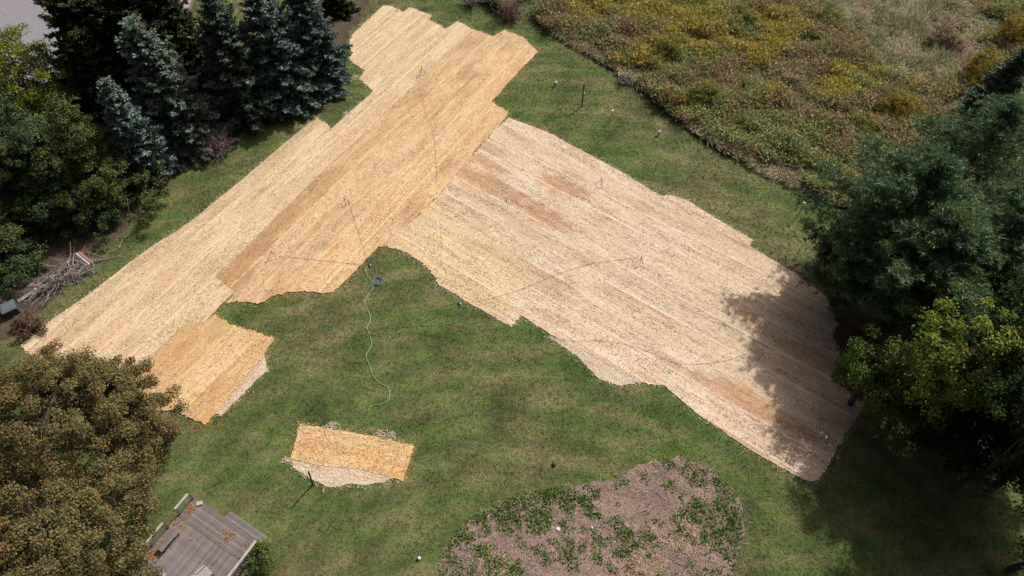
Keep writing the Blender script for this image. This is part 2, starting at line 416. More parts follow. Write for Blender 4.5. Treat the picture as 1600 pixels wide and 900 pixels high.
blanket('long pale straw matting along the left row of conifers', [(32, 540), (74, 506), (138, 461), (172, 435), (243, 381), (277, 361), (304, 342), (358, 298), (493, 184), (517, 201), (511, 208), (584, 143), (561, 125), (569, 111), (546, 93), (552, 84), (544, 71), (551, 54), (598, 10), (608, 10), (630, 19), (641, 12), (674, 25), (670, 30), (696, 46), (715, 34), (741, 47), (626, 155), (483, 290), (338, 432), (368, 455), (319, 503), (284, 513), (250, 547), (209, 592), (203, 603), (165, 642), (95, 592)], 58.2, 2.1, S_A, .03)
blanket('golden straw matting running from the lawn tip to the upper clearing', [(338, 432), (483, 290), (626, 155), (741, 47), (771, 57), (788, 47), (817, 59), (841, 81), (817, 105), (784, 142), (768, 159), (794, 176)]+J+[(591, 386), (578, 398), (557, 422), (530, 449), (519, 459), (473, 455), (425, 462), (407, 474), (365, 472), (355, 474), (368, 455)], 58.7, 1.9, S_B, .045)
blanket('wide bleached straw field stretching right to the tree shade', [(794, 184), (858, 208), (922, 243), (973, 270), (1020, 300), (1032, 306), (1047, 305), (1072, 312), (1107, 335), (1175, 375), (1171, 385), (1242, 428), (1293, 466), (1310, 510), (1300, 524), (1313, 555), (1297, 590), (1350, 633), (1313, 694), (1276, 751), (1263, 753), (1185, 711), (1097, 653), (1040, 604), (1000, 597), (860, 523), (816, 494), (800, 511), (733, 474), (716, 462), (686, 445), (679, 432), (662, 412), (635, 395), (618, 388)]+J[::-1][:-1], -35.6, 1.8, S_C, .032)
blanket('bare pale straw sliver below the wide straw field', [(858, 527), (886, 533), (945, 563), (1000, 597), (968, 603), (936, 592), (902, 557)], -35.6, 3.0, S_P, .022, 50, .06)
blanket('bright orange straw block beside the orange leaved tree', [(335, 494), (372, 511), (405, 521), (428, 530), (413, 554), (376, 600), (321, 665), (298, 652), (268, 643), (231, 639), (219, 615), (212, 590), (250, 547), (284, 513), (319, 503)], 57, 1.9, S_E, .06)
blanket('bare pale straw sliver edging the orange straw block', [(412, 554), (418, 578), (403, 592), (364, 631), (346, 650), (336, 646), (376, 598)], 57, 3.0, S_P, .02, 50, .07)
blanket('small isolated straw rectangle in the lawn near the post', [(468, 663), (523, 672), (577, 681), (647, 697), (630, 752), (612, 746), (560, 733), (500, 728), (455, 716)], -11.0, 3.6, S_E, .045, 70, .06)
blanket('bare pale straw rim under the small straw rectangle', [(456, 714), (500, 724), (560, 730), (614, 743), (604, 752), (573, 758), (545, 756), (515, 762), (487, 748), (457, 731)], -11.0, 3.0, S_P, .02, 60, .07)
def straw_heap(px, r, label, mat=S_C):
    c = G(*px); n = int(420*r); th = rng.random(n)*6.28; rr = r*np.sqrt(rng.random(n))
    p = np.c_[rr*np.cos(th)*1.2, rr*np.sin(th)*.8, .02+.12*(1-rr/r)*rng.random(n)]
    a = rng.random(n)*6.28
    V, F = cards(p, np.c_[np.cos(a), np.sin(a), rng.normal(0, .2, n)], np.c_[rng.normal(0, .4, (n, 2)), np.ones(n)], rng.uniform(.1, .28, n), rng.uniform(.02, .045, n))
    tag(mesh_np('straw_heap', V, F, SLV[mat], loc=(c[0], c[1], 0)), label, 'straw')
straw_heap((549, 121), .55, 'loose straw heap on grass beside the upper matting end')
straw_heap((541, 178), .3, 'small straw clump on the grass below the upper heap')
straw_heap((518, 666), .33, 'little straw clump touching the top of the small rectangle')
straw_heap((600, 684), .6, 'flattened straw wisps at the small rectangle upper edge')
straw_heap((449, 719), .25, 'tiny pale straw clump left of the small rectangle')

# ---------------------------------------------------------------- deck frame (used below, needed for masks)
DZ = .42
DO = G(303, 776, DZ)[:2]; e1 = GP([(303, 776), (408, 848)], DZ); e1 = unit(e1[1]-e1[0]); e2 = np.array([e1[1], -e1[0]])
def D(x, y, z=0.0): p = DO+e1*x+e2*y; return np.array([p[0], p[1], z])
DECK = np.array([D(-.1, -.5)[:2], D(5.3, -.5)[:2], D(5.3, 8)[:2], D(-.1, 8)[:2]])

# ---------------------------------------------------------------- lawn grass
view = GP([(-60, -40), (1660, -40), (1680, 960), (-80, 960)])
def lawn_free(p):
    k = np.ones(len(p), bool)
    for q in MATS+[MEADOW, DECK, road, drive]: k &= ~inside(p, q)
    for q in (BED_L, BED_R, GARD):
        i = inside(p, q); dd = np.full(len(p), 9.0)
        for e in range(len(q)):
            a, b = q[e], q[(e+1) % len(q)]; t = np.clip(((p-a)@(b-a))/((b-a)@(b-a)), 0, 1)[:, None]; dd = np.minimum(dd, np.linalg.norm(p-a-t*(b-a), axis=1))
        k &= ~i | (rng.random(len(p))*.9+.35*wav(p, .8, 91) > dd)
    return p[k]
g = lawn_free(scatter(view, 70)); n = len(g)
g = np.repeat(g, 3, 0)+rng.normal(0, .05, (n*3, 2)); n = len(g)
az = rng.random(n)*6.28; tilt = rng.uniform(.5, 1.25, n)
d = np.c_[np.cos(az)*np.sin(tilt), np.sin(az)*np.sin(tilt), np.cos(tilt)]
V, F = blades(np.c_[g, np.zeros(n)], d, rng.uniform(.05, .13, n), rng.uniform(.018, .04, n))
tag(mesh_np('lawn_grass', V, F, BLADE), 'short mown green lawn grass around the straw matting', 'grass', kind='stuff')

# ---------------------------------------------------------------- meadow
def grow(name, label, p, hgt, nb, cols, lean=None, spread=.35, wid=.05, leafy=True, patch=None, cat='weeds', ls=1.0):
    """many upright plants: stem blades plus leaves, joined into one stuff mesh"""
    n = len(p); c = np.repeat(np.c_[p, np.zeros(n)], nb, 0); hh = np.repeat(hgt, nb)*rng.uniform(.65, 1.1, n*nb)
    m = len(c); c[:, :2] += rng.normal(0, .09, (m, 2))
    d = np.c_[rng.normal(0, spread, (m, 2)), np.ones(m)]
    if lean is not None: d[:, :2] += np.repeat(lean, nb, 0)
    d = unit(d)
    mat = leafm(name+'_leaf', cols, patch, .3, .7, .35)
    if leafy:
        t = rng.uniform(.25, 1, m)[:, None]; root = c+d*hh[:, None]*t
        ld = unit(d*.7+rng.normal(0, .6, (m, 3)))
        V, F = cards(root, ld, rng.normal(0, .5, (m, 3))+[0, 0, 1], ls*rng.uniform(.16, .38, m), rng.uniform(wid, wid*2.2, m), .1)
    else:
        sdv = unit(np.cross(d, [0, 0, 1.])+rng.normal(0, .2, (m, 3)))
        W = rng.uniform(wid*.5, wid, m)[:, None]; mid = c+d*hh[:, None]*.5+np.array([0, 0, .1]); tip = c+d*hh[:, None]; tip[:, 2] = np.maximum(tip[:, 2]-.12, .05)
        V = np.stack([c-sdv*W*.5, c+sdv*W*.5, mid+sdv*W*.5, mid-sdv*W*.5, tip], 1).reshape(-1, 3)
        b = np.arange(m)[:, None]*5
        F = np.concatenate([np.stack([b[:, 0], b[:, 0]+1, b[:, 0]+2, b[:, 0]+3], 1), np.stack([b[:, 0]+3, b[:, 0]+2, b[:, 0]+4, b[:, 0]+4], 1)])
        V4 = V; tri1 = F[:m, [0, 1, 2]]; tri2 = F[:m, [0, 2, 3]]; tri3 = F[m:, [0, 1, 2]]; F = np.concatenate([tri1, tri2, tri3])
    return tag(mesh_np(name, V, F, mat), label, cat, kind='stuff')
mv = GP([(700, -70), (1680, -70), (1680, 340), (1200, 340), (700, 60)])
allp = scatter(mv, 26); allp = allp[inside(allp, MEADOW)]
# how the growth divides: combed-down grass in the far right hollow and along the mown edge, weeds elsewhere
hollow = GP([(1290, -80), (1330, 60), (1400, 130), (1480, 150), (1560, 60), (1560, -80)])
edge_d = np.full(len(allp), 9.0)
for i in range(2, 9):
    a, b = MEADOW[i], MEADOW[i+1]; t = np.clip(((allp-a)@(b-a))/((b-a)@(b-a)), 0, 1)[:, None]; edge_d = np.minimum(edge_d, np.linalg.norm(allp-a-t*(b-a), axis=1))
nz = wav(allp, 6.0, 21); nz2 = wav(allp, 3.0, 22)
isg = inside(allp+np.c_[nz2, nz]*1.5, hollow) | (edge_d+rng.normal(0, .7, len(allp)) < .9+1.3*nz2) | (nz+.6*nz2 > .8)
pg, pw = allp[isg], allp[~isg]
fl = np.c_[np.cos(wav(pg, 5, 31)*1.6+.4), np.sin(wav(pg, 5, 31)*1.6+.4)]*(1.0+.5*wav(pg, 1.2, 34))[:, None]
grow('meadow_grass', 'pale combed down tall grass of the upper right meadow', pg, .85+.45*wav(pg, 1.5, 33), 7,
     [(0, (0.168, 0.196, 0.083)), (.4, (0.295, 0.315, 0.158)), (.75, (0.448, 0.420, 0.254)), (1, (0.616, 0.532, 0.358))], fl, .5, .075, False,
     (.5, .62, [(0, (0.280, 0.211, 0.138)), (.6, (0.463, 0.349, 0.248)), (1, (0.644, 0.504, 0.372))]), 'grass')
hw = np.clip(1.0+.4*wav(pw, 2.2, 41)+.3*wav(pw, .9, 42), .35, 2)
z1 = wav(pw, 7, 51)+.5*wav(pw, 2.5, 52)
sel = [z1 < -.35, (z1 >= -.35) & (z1 < .45), z1 >= .45]
grow('olive_weeds', 'olive green weeds covering the upper meadow', pw[sel[0]], hw[sel[0]], 20, [(0, (0.155, 0.181, 0.066)), (.5, (0.302, 0.328, 0.132)), (1, (0.482, 0.482, 0.222))], None, .3, .06, True, (.55, .66, [(0, (0.293, 0.225, 0.111)), (1, (0.482, 0.380, 0.189))]))
grow('rusty_weeds', 'rusty brown weeds spread through the meadow', pw[sel[1]], hw[sel[1]], 20, [(0, (0.189, 0.163, 0.078)), (.5, (0.353, 0.285, 0.155)), (1, (0.535, 0.423, 0.243))], None, .3, .06, True, (.5, .6, [(0, (0.172, 0.198, 0.088)), (1, (0.397, 0.405, 0.177))]))
grow('yellowing_weeds', 'yellowing goldenrod weeds near the right hand pines', pw[sel[2]], hw[sel[2]], 20, [(0, (0.206, 0.215, 0.066)), (.5, (0.397, 0.344, 0.111)), (1, (0.655, 0.518, 0.123))], None, .3, .06, True, (.52, .62, [(0, (0.189, 0.225, 0.088)), (1, (0.380, 0.405, 0.177))]))

# ---------------------------------------------------------------- trees
def limb(p0, d0, L, n=6, bend=.15, up=.0):
    p = [np.array(p0, float)]; d = np.array(d0, float)
    for i in range(n):
        d = unit(d+rng.normal(0, bend, 3)+[0, 0, up]); p.append(p[-1]+d*L/n)
    return np.array(p)
def spruce(base, h, rad, label, mat, name='blue_spruce', cat='spruce', whorl=.36, tuft=1.0, droop=.18, dead_top=False):
    root = empty(name, (base[0], base[1], 0)); tag(root, label, cat)
    root.rotation_euler = (rng.normal(0, .02), rng.normal(0, .02), 0); ph = rng.random(3)*6.28
    t = MB(); t.tube([(0, 0, 0), (0, 0, h*.5), (0, 0, h*.97)], [h*.019, h*.011, .015], 8)
    cs, ds, ns, Ls, Ws = [], [], [], [], []
    z = .06*h
    while z < h*.985:
        f = 1-z/h; Lb0 = rad*f**.66*(.88+.12*math.sin(z*3.1+h))+.12
        nb = int(7+4*f)
        a0 = rng.random()*6.28
        for j in range(nb):
            a = a0+j*6.283/nb+rng.normal(0, .16); Lb = Lb0*rng.uniform(.68, 1.16)*(1+.14*math.sin(a*2+ph[0])*math.sin(z*1.3+ph[1]))
            if Lb > 1.2 and rng.random() < .06: continue
            m = max(3, int(Lb/.16)); s = np.linspace(.12 if f < .3 else .3, 1, m)
            out = np.array([math.cos(a), math.sin(a), 0.]); zz = z+rng.normal(0, .1)
            pts = out*(s*Lb)[:, None]+np.array([0, 0, 1])*(zz+(.35*(1-f)-droop*f*1.6)*s*Lb+.16*Lb*s**2.5)[:, None]
            if j % 3 == 0 and Lb > .7: t.tube([(0, 0, zz), pts[m//2], pts[-1]], [.028, .018, .006], 4)
            side = np.array([-out[1], out[0], 0.])
            for q in range(m):
                reach = (.2+.34*Lb*(1-s[q])+.08)*tuft
                for sg in (-1, 1, 0):
                    d = unit(out*.75+side*sg*.95+np.array([0, 0, rng.normal(.12, .22)]))
                    L = min(reach, .62)*rng.uniform(.75, 1.2)
                    for kk in range(2):
                        cs.append(pts[q]+rng.normal(0, .035, 3)); ds.append(d+rng.normal(0, .22, 3)); ns.append(rng.normal(0, .55, 3)+[0, 0, .8]); Ls.append(L); Ws.append(L*rng.uniform(.32, .5))
        z += whorl*(.7+.5*f)*rng.uniform(.85, 1.15)
    t.build('trunk', BARK, root)
    V, F = cards(np.array(cs), np.array(ds), np.array(ns), np.array(Ls), np.array(Ws), .06)
    mesh_np('crown', V, F, mat, root)
    return root
def broadleaf(base, h, lobes, label, mat, name='tree', cat='tree', leaf=.16, dens=90, trunk_r=.2, up=.35, wood=BARK, clump=.62, fill=.75):
    """lobes: (x, y, z, rx, ry, rz) relative to base; leaves gather in clumps over and inside each lobe"""
    root = empty(name, (base[0], base[1], 0)); tag(root, label, cat)
    t = MB(); tp = limb((0, 0, 0), (0, 0, 1), h*.62, 6, .06); t.tube(tp, np.linspace(trunk_r, trunk_r*.35, len(tp)), 8)
    P = []; N = []
    for (x, y, z, rx, ry, rz) in lobes:
        c = np.array([x, y, z]); r3 = np.array([rx, ry, rz])
        s = tp[rng.integers(2, len(tp)-1)]; mid = (s+c)/2+rng.normal(0, .2, 3)
        t.tube([s, mid, c+[0, 0, rz*.4]], [trunk_r*.45, trunk_r*.28, .02], 5)
        nc = max(6, int(4.2*((rx*ry+rx*rz+ry*rz)/3)/clump**2))
        u = sphere_dirs(nc); u = u[u[:, 2] > -.75]; rr = np.where(rng.random(len(u)) < fill, rng.uniform(.8, 1.08, len(u)), rng.uniform(.35, .8, len(u)))
        rr *= 1+.26*wav(u*2+c*.3, 1.0, 60)
        cc = c+u*r3*rr[:, None]
        for q in range(0, len(cc), 5): t.tube([c, (c+cc[q])/2+rng.normal(0, .1, 3), cc[q]], [trunk_r*.2, .025, .008], 4)
        for q in range(len(cc)):
            k = int(dens*rng.uniform(.5, 1.2)); cr = clump*rng.uniform(.6, 1.2)
            g2 = sphere_dirs(k)*(rng.random((k, 1))**.45)*cr*np.array([1, 1, .62]); P.append(cc[q]+g2)
            N.append(unit(u[q]*.6+g2/cr*.5+np.array([0, 0, up])+rng.normal(0, .45, (k, 3))))
    P = np.concatenate(P); N = np.concatenate(N); k = len(P); keep = P[:, 2] > .12; P, N = P[keep], N[keep]; k = len(P)
    d = unit(np.cross(N, rng.normal(size=(k, 3)))+N*.25-np.array([0, 0, .15]))
    V, F = cards(P, d, N, leaf*rng.uniform(.7, 1.3, k), leaf*rng.uniform(.5, .85, k), .08)
    t.build('trunk', wood, root); mesh_np('crown', V, F, mat, root)
    return root
def pine(base, h, rad, label, mat, name='white_pine', z0=.2, whorls=13, tufts=1.0, bare=.12):
    root = empty(name, (base[0], base[1], 0)); tag(root, label, 'pine tree')
    t = MB(); tp = limb((0, 0, 0), (0, 0, 1), h*.97, 8, .025); t.tube(tp, np.linspace(h*.021, .03, len(tp)), 8)
    C0, N0 = [], []
    for i in range(whorls):
        f = i/(whorls-1); z = h*(z0+(.97-z0)*f); nb = rng.integers(4, 7); a0 = rng.random()*6.28
        Lm = rad*(min(1, .62+1.2*f) if f < .3 else (1-((f-.3)/.7)**1.7*.92))
        for j in range(nb):
            a = a0+j*6.283/nb+rng.normal(0, .2); L = Lm*rng.uniform(.6, 1.1)
            pts = limb((tp[min(8, int(z/h*8))][0], tp[min(8, int(z/h*8))][1], z), (math.cos(a), math.sin(a), rng.normal(.12, .12)), L, 7, .09, .05)
            t.tube(pts, np.linspace(.02+.012*L, .012, 8), 5)
            if rng.random() < bare and f < .5: continue
            for s in range(2, 8):
                ns_ = int((4+L*1.3)*tufts)
                for q in range(ns_):
                    off = rng.normal(0, 1, 3)*np.array([.34, .34, .13])*(.55+.16*L); C0.append(pts[s]+off+[0, 0, .1]); N0.append(unit(np.array([math.cos(a), math.sin(a), .9])+rng.normal(0, .35, 3)))
    C0 = np.array(C0); N0 = np.array(N0); k = 15
    c = np.repeat(C0, k, 0)+rng.normal(0, .07, (len(C0)*k, 3)); d = unit(np.repeat(N0, k, 0)*.75+rng.normal(0, .62, (len(c), 3)))
    V, F = blades(c, d, rng.uniform(.18, .36, len(c)), rng.uniform(.045, .08, len(c)))
    t.build('trunk', BARK, root); mesh_np('crown', V, F, mat, root)
    return root
BLUE = leafm('blue_needles', [(0, (0.068, 0.102, 0.089)), (.5, (0.130, 0.184, 0.157)), (1, (0.240, 0.314, 0.271))], None, .12)
BLUEG = leafm('blue_green_needles', [(0, (0.058, 0.086, 0.059)), (.5, (0.104, 0.151, 0.113)), (1, (0.188, 0.243, 0.187))], (.52, .66, [(0, (0.073, 0.081, 0.034)), (1, (0.136, 0.141, 0.074))]), .12)
DARKN = leafm('dark_needles', [(0, (.018, .027, .012)), (.6, (.04, .055, .022)), (1, (.085, .1, .04))], None, .1)
OLIVE = leafm('olive_needles', [(0, (0.036, 0.050, 0.015)), (.5, (0.069, 0.093, 0.028)), (1, (0.120, 0.149, 0.048))], (.55, .7, [(0, (0.055, 0.061, 0.024)), (1, (0.110, 0.105, 0.044))]), .2)
GREYG = leafm('grey_green_needles', [(0, (0.025, 0.048, 0.020)), (.5, (0.053, 0.084, 0.037)), (1, (0.088, 0.132, 0.060))], None, .2)
LIME = leafm('lime_leaves', [(0, (0.078, 0.106, 0.014)), (.5, (0.169, 0.206, 0.030)), (1, (0.286, 0.312, 0.054))], None, .35)
PINEN = leafm('pine_needles', [(0, (0.057, 0.108, 0.055)), (.5, (0.118, 0.194, 0.102)), (1, (0.230, 0.320, 0.182))], (.5, .66, [(0, (0.114, 0.175, 0.052)), (1, (0.268, 0.330, 0.116))]), .2)
MAPLE = leafm('turning_leaves', [(0, (0.077, 0.071, 0.026)), (.5, (0.149, 0.135, 0.051)), (.93, (0.237, 0.200, 0.083)), (1, (0.330, 0.173, 0.050))], (.5, .68, [(0, (0.099, 0.067, 0.031)), (.6, (0.193, 0.135, 0.061)), (.95, (0.275, 0.189, 0.077)), (1, (0.363, 0.173, 0.044))]), .3, .55, .5)
GREENL = leafm('green_leaves', [(0, (0.041, 0.074, 0.016)), (.5, (0.088, 0.135, 0.029)), (1, (0.162, 0.223, 0.052))], None, .35)
YELLOWG = leafm('yellow_green_leaves', [(0, (0.089, 0.127, 0.019)), (.5, (0.186, 0.238, 0.037)), (1, (0.327, 0.372, 0.068))], (.5, .62, [(0, (0.059, 0.111, 0.019)), (1, (0.149, 0.238, 0.048))]), .35)
DARKL = leafm('dark_leaves', [(0, (.015, .03, .01)), (.6, (.035, .058, .018)), (1, (.07, .1, .03))], None, .3)

spruce(G(155, 125, 9.4), 9.4, 2.3, 'slim pale blue spruce leaning nearest the dark cedars', BLUE, tuft=1.0)
spruce(G(203, 25, 11.5), 11.5, 3.7, 'tall blue spruce with a browned tip above the bare shrub', leafm('tipped_needles', [(0, (0.070, 0.102, 0.077)), (.5, (0.134, 0.184, 0.144)), (1, (0.247, 0.302, 0.240))], (.6, .7, [(0, (0.107, 0.102, 0.058)), (1, (0.204, 0.184, 0.115))]), .12))
spruce(G(318, -14, 11.5), 11.5, 3.8, 'grey green spruce behind the bare purple shrub', BLUEG)
spruce(G(400, -28, 11), 11, 4.0, 'dense dark blue spruce, second from the upper straw end', BLUE)
spruce(G(462, -34, 10), 10, 3.2, 'blue spruce standing closest to the upper straw end', leafm('slate_needles', [(0, (0.050, 0.078, 0.068)), (.5, (0.101, 0.146, 0.127)), (1, (0.181, 0.239, 0.207))], None, .12))
for (u, v, h, r, lb) in [(85, -55, 13, 5.4, 'huge dark spruce with drooping boughs beside the road'), (175, -60, 13.5, 5.0, 'black green spruce behind the tall browned tip spruce'), (232, -45, 12, 3.2, 'narrow dark spruce left of the driveway end'), (120, 50, 9.5, 4.2, 'shadowed dark spruce low behind the slim blue spruce')]:
    spruce(G(u, v, h), h, r, lb, DARKN, 'dark_spruce', 'spruce', .42, 1.1, .3)
spruce(G(261, 8, 3.6), 3.6, 1.0, 'small pointed evergreen in front of the driveway end', DARKN, 'dark_spruce', 'spruce', .26, .8)
for (u, v, h, r, lb) in [(528, 18, 7, 1.9, 'dark evergreen beside the upper straw corner'), (655, -62, 9, 2.8, 'dark evergreen beyond the upper straw corner at the frame top')]:
    spruce(G(u, v), h, r, lb, DARKN, 'dark_spruce', 'spruce', .4, 1.0)
def cone_lobes(h, r, n=7):
    out = []
    for i in range(n):
        f = i/(n-1); a = i*2.4; rr = r*(1-.72*f); out.append((math.cos(a)*rr*.38, math.sin(a)*rr*.38, h*(.16+.74*f), rr*.85, rr*.85, h*.17))
    return out
for (u, v, h, r, lb, mt) in [(85, 172, 8.5, 4.0, 'broad olive green cedar in front of the slim blue spruce', OLIVE), (25, 205, 8, 3.7, 'grey green cedar at the left frame edge', GREYG),
                             (55, 225, 7.0, 2.9, 'olive cedar just above the brush pile', OLIVE), (-22, 222, 7.6, 3.3, 'dark olive cedar at the left edge between the grey green ones', OLIVE), (-5, 165, 8, 3.9, 'grey green cedar under the lime green tree', GREYG), (-125, 300, 8, 3.2, 'dark cedar cut by the left frame edge near the grey box', GREYG), (-40, 345, 5, 1.9, 'low dark cedar behind the grey box', OLIVE)]:
    broadleaf(G(u, v, h), h, cone_lobes(h, r), lb, mt, 'cedar', 'cedar tree', .15, 120, .16, .5, clump=.5)
b = G(10, 80, 8)
broadleaf(b, 9, [(0, 0, 7, 3.0, 3.0, 2.0), (2.0, -.9, 5.6, 2.4, 2.4, 1.9), (-2.4, .6, 6, 2.8, 2.8, 2), (.5, -2.2, 4.8, 2.6, 2.2, 1.9), (2.9, .6, 4.6, 1.8, 1.8, 1.5), (-2, -2, 5, 2.6, 2.4, 1.8)], 'lime green leafy tree at the upper left frame edge', LIME, 'deciduous_tree', 'tree', .17, 110)
# orange-brown maples beside the deck
b = G(74, 632, 8)
broadleaf(b, 10, [(0, 0, 7.8, 3.0, 3.0, 2.2), (2.3, .6, 6.4, 2.3, 2.2, 1.7), (-2.6, .8, 6.6, 2.6, 2.4, 1.9), (1.0, 2.2, 5.8, 2.2, 1.9, 1.6), (-1.8, 2.2, 5.6, 2.2, 1.8, 1.5), (2.6, -1.6, 5.6, 2.0, 2.0, 1.5), (3.9, -.3, 4.6, 1.6, 1.6, 1.3), (-4.2, -1.2, 6, 2.4, 2.4, 1.8), (-2, -2.4, 6.6, 2.4, 2, 1.8), (3.6, 1.3, 4.4, 1.5, 1.4, 1.2)],
          'big orange brown maple over the lower straw end', MAPLE, 'maple_tree', 'maple', .115, 270, .24, clump=.5)
b = G(60, 822, 8.5)
broadleaf(b, 10.5, [(0, 0, 8, 2.7, 2.6, 2.2), (2.4, .3, 6.9, 2.1, 2.0, 1.7), (-2.4, -.2, 7, 2.4, 2.4, 1.8), (.6, -2.2, 6.6, 2.4, 2.0, 1.7), (-1.5, 2, 6, 1.8, 1.6, 1.4), (-4, .8, 6.4, 2.2, 2.2, 1.7), (.8, 2.8, 5.6, 2, 1.7, 1.4), (2.6, -1.8, 5.6, 1.8, 1.8, 1.4)],
          'nearer orange brown maple leaning over the wooden deck', MAPLE, 'maple_tree', 'maple', .115, 270, .24, clump=.5)
# right-hand grove
pine(G(1458, 245, 12), 12, 5.8, 'largest white pine with bare lower limbs beside the straw field', PINEN, tufts=2.2)
pine(G(1590, 165, 12), 12, 5.0, 'dark white pine at the right frame edge behind the largest', PINEN)
pine(G(1530, 330, 10.5), 10.5, 4.6, 'shaded white pine between the largest pine and the yellow green tree', PINEN, tufts=1.5)
pine((24.6, 24.6), 11.2, 4.2, 'dense white pine shading the straw field tip', PINEN, tufts=2.8, bare=0)
pine(G(1370, 360, 7.5), 7.5, 3.4, 'low white pine at the straw field edge', PINEN, whorls=11, tufts=1.9, bare=0)
pine(G(1640, 300, 11), 11, 5.0, 'white pine half outside the right frame edge', PINEN)
pine(G(1640, 420, 9), 9, 4.2, 'low white pine at the right frame edge above the yellow green tree', PINEN)
spruce(G(1606, 75, 9), 9, 2.4, 'slate blue spruce in the upper right corner', BLUEG)
b = G(1550, 510, 10)
broadleaf(b, 11, [(0, 0, 9, 2.2, 2.2, 1.8), (-1.4, -.6, 8, 1.7, 1.7, 1.5), (1.7, -.6, 8.2, 1.9, 1.9, 1.6), (.3, -1.8, 7.2, 2, 1.8, 1.6), (-1.7, -1.7, 6.4, 1.5, 1.5, 1.3)], 'yellow green leafy tree in the right hand grove', YELLOWG, 'deciduous_tree', 'tree', .15, 130)
b = G(1395, 560, 6)
broadleaf(b, 7, [(0, 0, 5.2, 1.9, 1.9, 1.5), (.4, -1.5, 4.0, 1.7, 1.5, 1.3), (-1.0, .6, 4.2, 1.5, 1.6, 1.2), (1.5, .2, 4.4, 1.6, 1.6, 1.3), (1.0, -2.3, 2.8, 1.2, 1.1, 1.0)], 'bright green leafy tree by the lower right straw corner', GREENL, 'deciduous_tree', 'tree', .15, 120)
for (u, v, h, k, lb) in [(1470, 575, 6.5, .8, 'dark leafy tree between the bright green and yellow green trees'), (1690, 480, 12.5, 1.1, 'tall dark leafy tree just outside the right edge'), (1715, 620, 13, 1.15, 'tall dark leafy tree entering at the lower right frame edge'), (1800, 600, 13, 1.3, 'tall leafy tree outside the right edge throwing shade on the lawn'), (1830, 790, 12.5, 1.3, 'leafy tree beyond the lower right corner throwing shade on the lawn'), (1830, 480, 14, 1.35, 'tall leafy tree far outside the right edge beyond the pines'), (1545, 655, 4.6, .8, 'low dark leafy tree under the yellow green one'), (1610, 620, 6, .85, 'dark leafy undergrowth tree at the right frame edge'), (1640, 710, 5.5, .75, 'low dark leafy tree peeking in at the right frame edge')]:
    broadleaf(G(u, v, h*.9), h, [(0, 0, h-1.8*k, 2.3*k, 2.3*k, 1.7*k), (1.7*k, .5*k, h-2.7*k, 1.9*k, 1.9*k, 1.5*k), (-1.6*k, -.4*k, h-2.9*k, 1.9*k, 1.9*k, 1.5*k), (.2*k, -1.8*k, h-3.5*k, 1.9*k, 1.6*k, 1.4*k), (0, 1.7*k, h-3.5*k, 1.9*k, 1.7*k, 1.4*k)], lb, DARKL, 'deciduous_tree', 'tree', .18, 100)
# shrubs
def shrub(px, h, r, label, mat, leaf=.12, dens=55, name='shrub', z=None, cat='shrub'):
    b = G(px[0], px[1], h*.6)
    broadleaf(b, h, [(0, 0, h*.6, r, r, h*.4), (r*.5, -r*.3, h*.45, r*.7, r*.7, h*.35), (-r*.5, r*.2, h*.42, r*.7, r*.7, h*.33)], label, mat, name, cat, leaf, dens, .05, .4, clump=.34)
MEADY = leafm('shrub_yellow', [(0, (0.103, 0.120, 0.022)), (.5, (0.196, 0.210, 0.044)), (1, (0.310, 0.312, 0.077))], None, .35)
GOLD = leafm('shrub_gold', [(0, (.14, .11, .015)), (.5, (.27, .2, .02)), (1, (.42, .3, .035))], None, .35)
shrub((1105, 145), 2.2, 1.25, 'pale yellow green bush near the lawn edge in the meadow', MEADY)
shrub((1042, 72), 2.0, 1.2, 'yellow green bush higher up in the meadow', MEADY)
shrub((1160, 195), 1.3, .6, 'small bright green bush beside the lawn edge', LIME)
shrub((1545, 105), 3.2, 1.7, 'golden yellow tall bush beside the right hand spruce', GOLD)
shrub((1590, 45), 2.6, 1.3, 'yellow bush at the upper right frame edge', GOLD)
shrub((1410, 165), 1.8, 1.6, 'yellow flowering goldenrod clump above the pines', GOLD)
shrub((1345, 190), 1.5, 1.2, 'goldenrod clump left of the larger yellow clump', MEADY)
shrub((1050, 150), 1.6, 1.1, 'rust orange bush by the meadow edge', leafm('shrub_rust', [(0, (.1, .06, .018)), (.5, (.2, .115, .03)), (1, (.3, .19, .05))], None, .3))
shrub((1161, 25), 1.7, 1.0, 'dark green bush high in the meadow', GREENL)
shrub((1330, 152), 1.4, 1.1, 'grey green bush left of the goldenrod clumps', GREYG)
shrub((1230, 120), 1.5, 1.2, 'pale tan seedy bush in the middle of the meadow', leafm('shrub_tan', [(0, (.2, .16, .1)), (.5, (.33, .27, .18)), (1, (.46, .38, .27))], None, .2))
shrub((1480, 60), 1.6, 1.3, 'russet bush in the combed grass hollow', leafm('shrub_russet', [(0, (.13, .08, .05)), (.5, (.22, .15, .09)), (1, (.32, .23, .15))], None, .2))
shrub((1300, 20), 1.6, 1.0, 'olive bush at the top edge of the meadow', YELLOWG)
shrub((978, 122), .9, .55, 'wildflower clump with purple and white blooms at the lawn edge', leafm('wildflowers', [(0, (.08, .1, .04)), (.6, (.16, .18, .08)), (.75, (.3, .22, .4)), (.9, (.4, .32, .52)), (1, (.75, .75, .75))], None, .3), .1)
shrub((405, 872), 1.2, .75, 'leafy green shrub beside the deck railing', GREENL, .11, 70)
shrub((42, 506), 1.0, .95, 'reddish brown leafy heap beside the dark grey box', leafm('dead_leaves', [(0, (.06, .035, .025)), (.5, (.13, .075, .05)), (1, (.21, .125, .085))], None, .2), .13, 60, 'leaf_heap', cat='leaf heap')
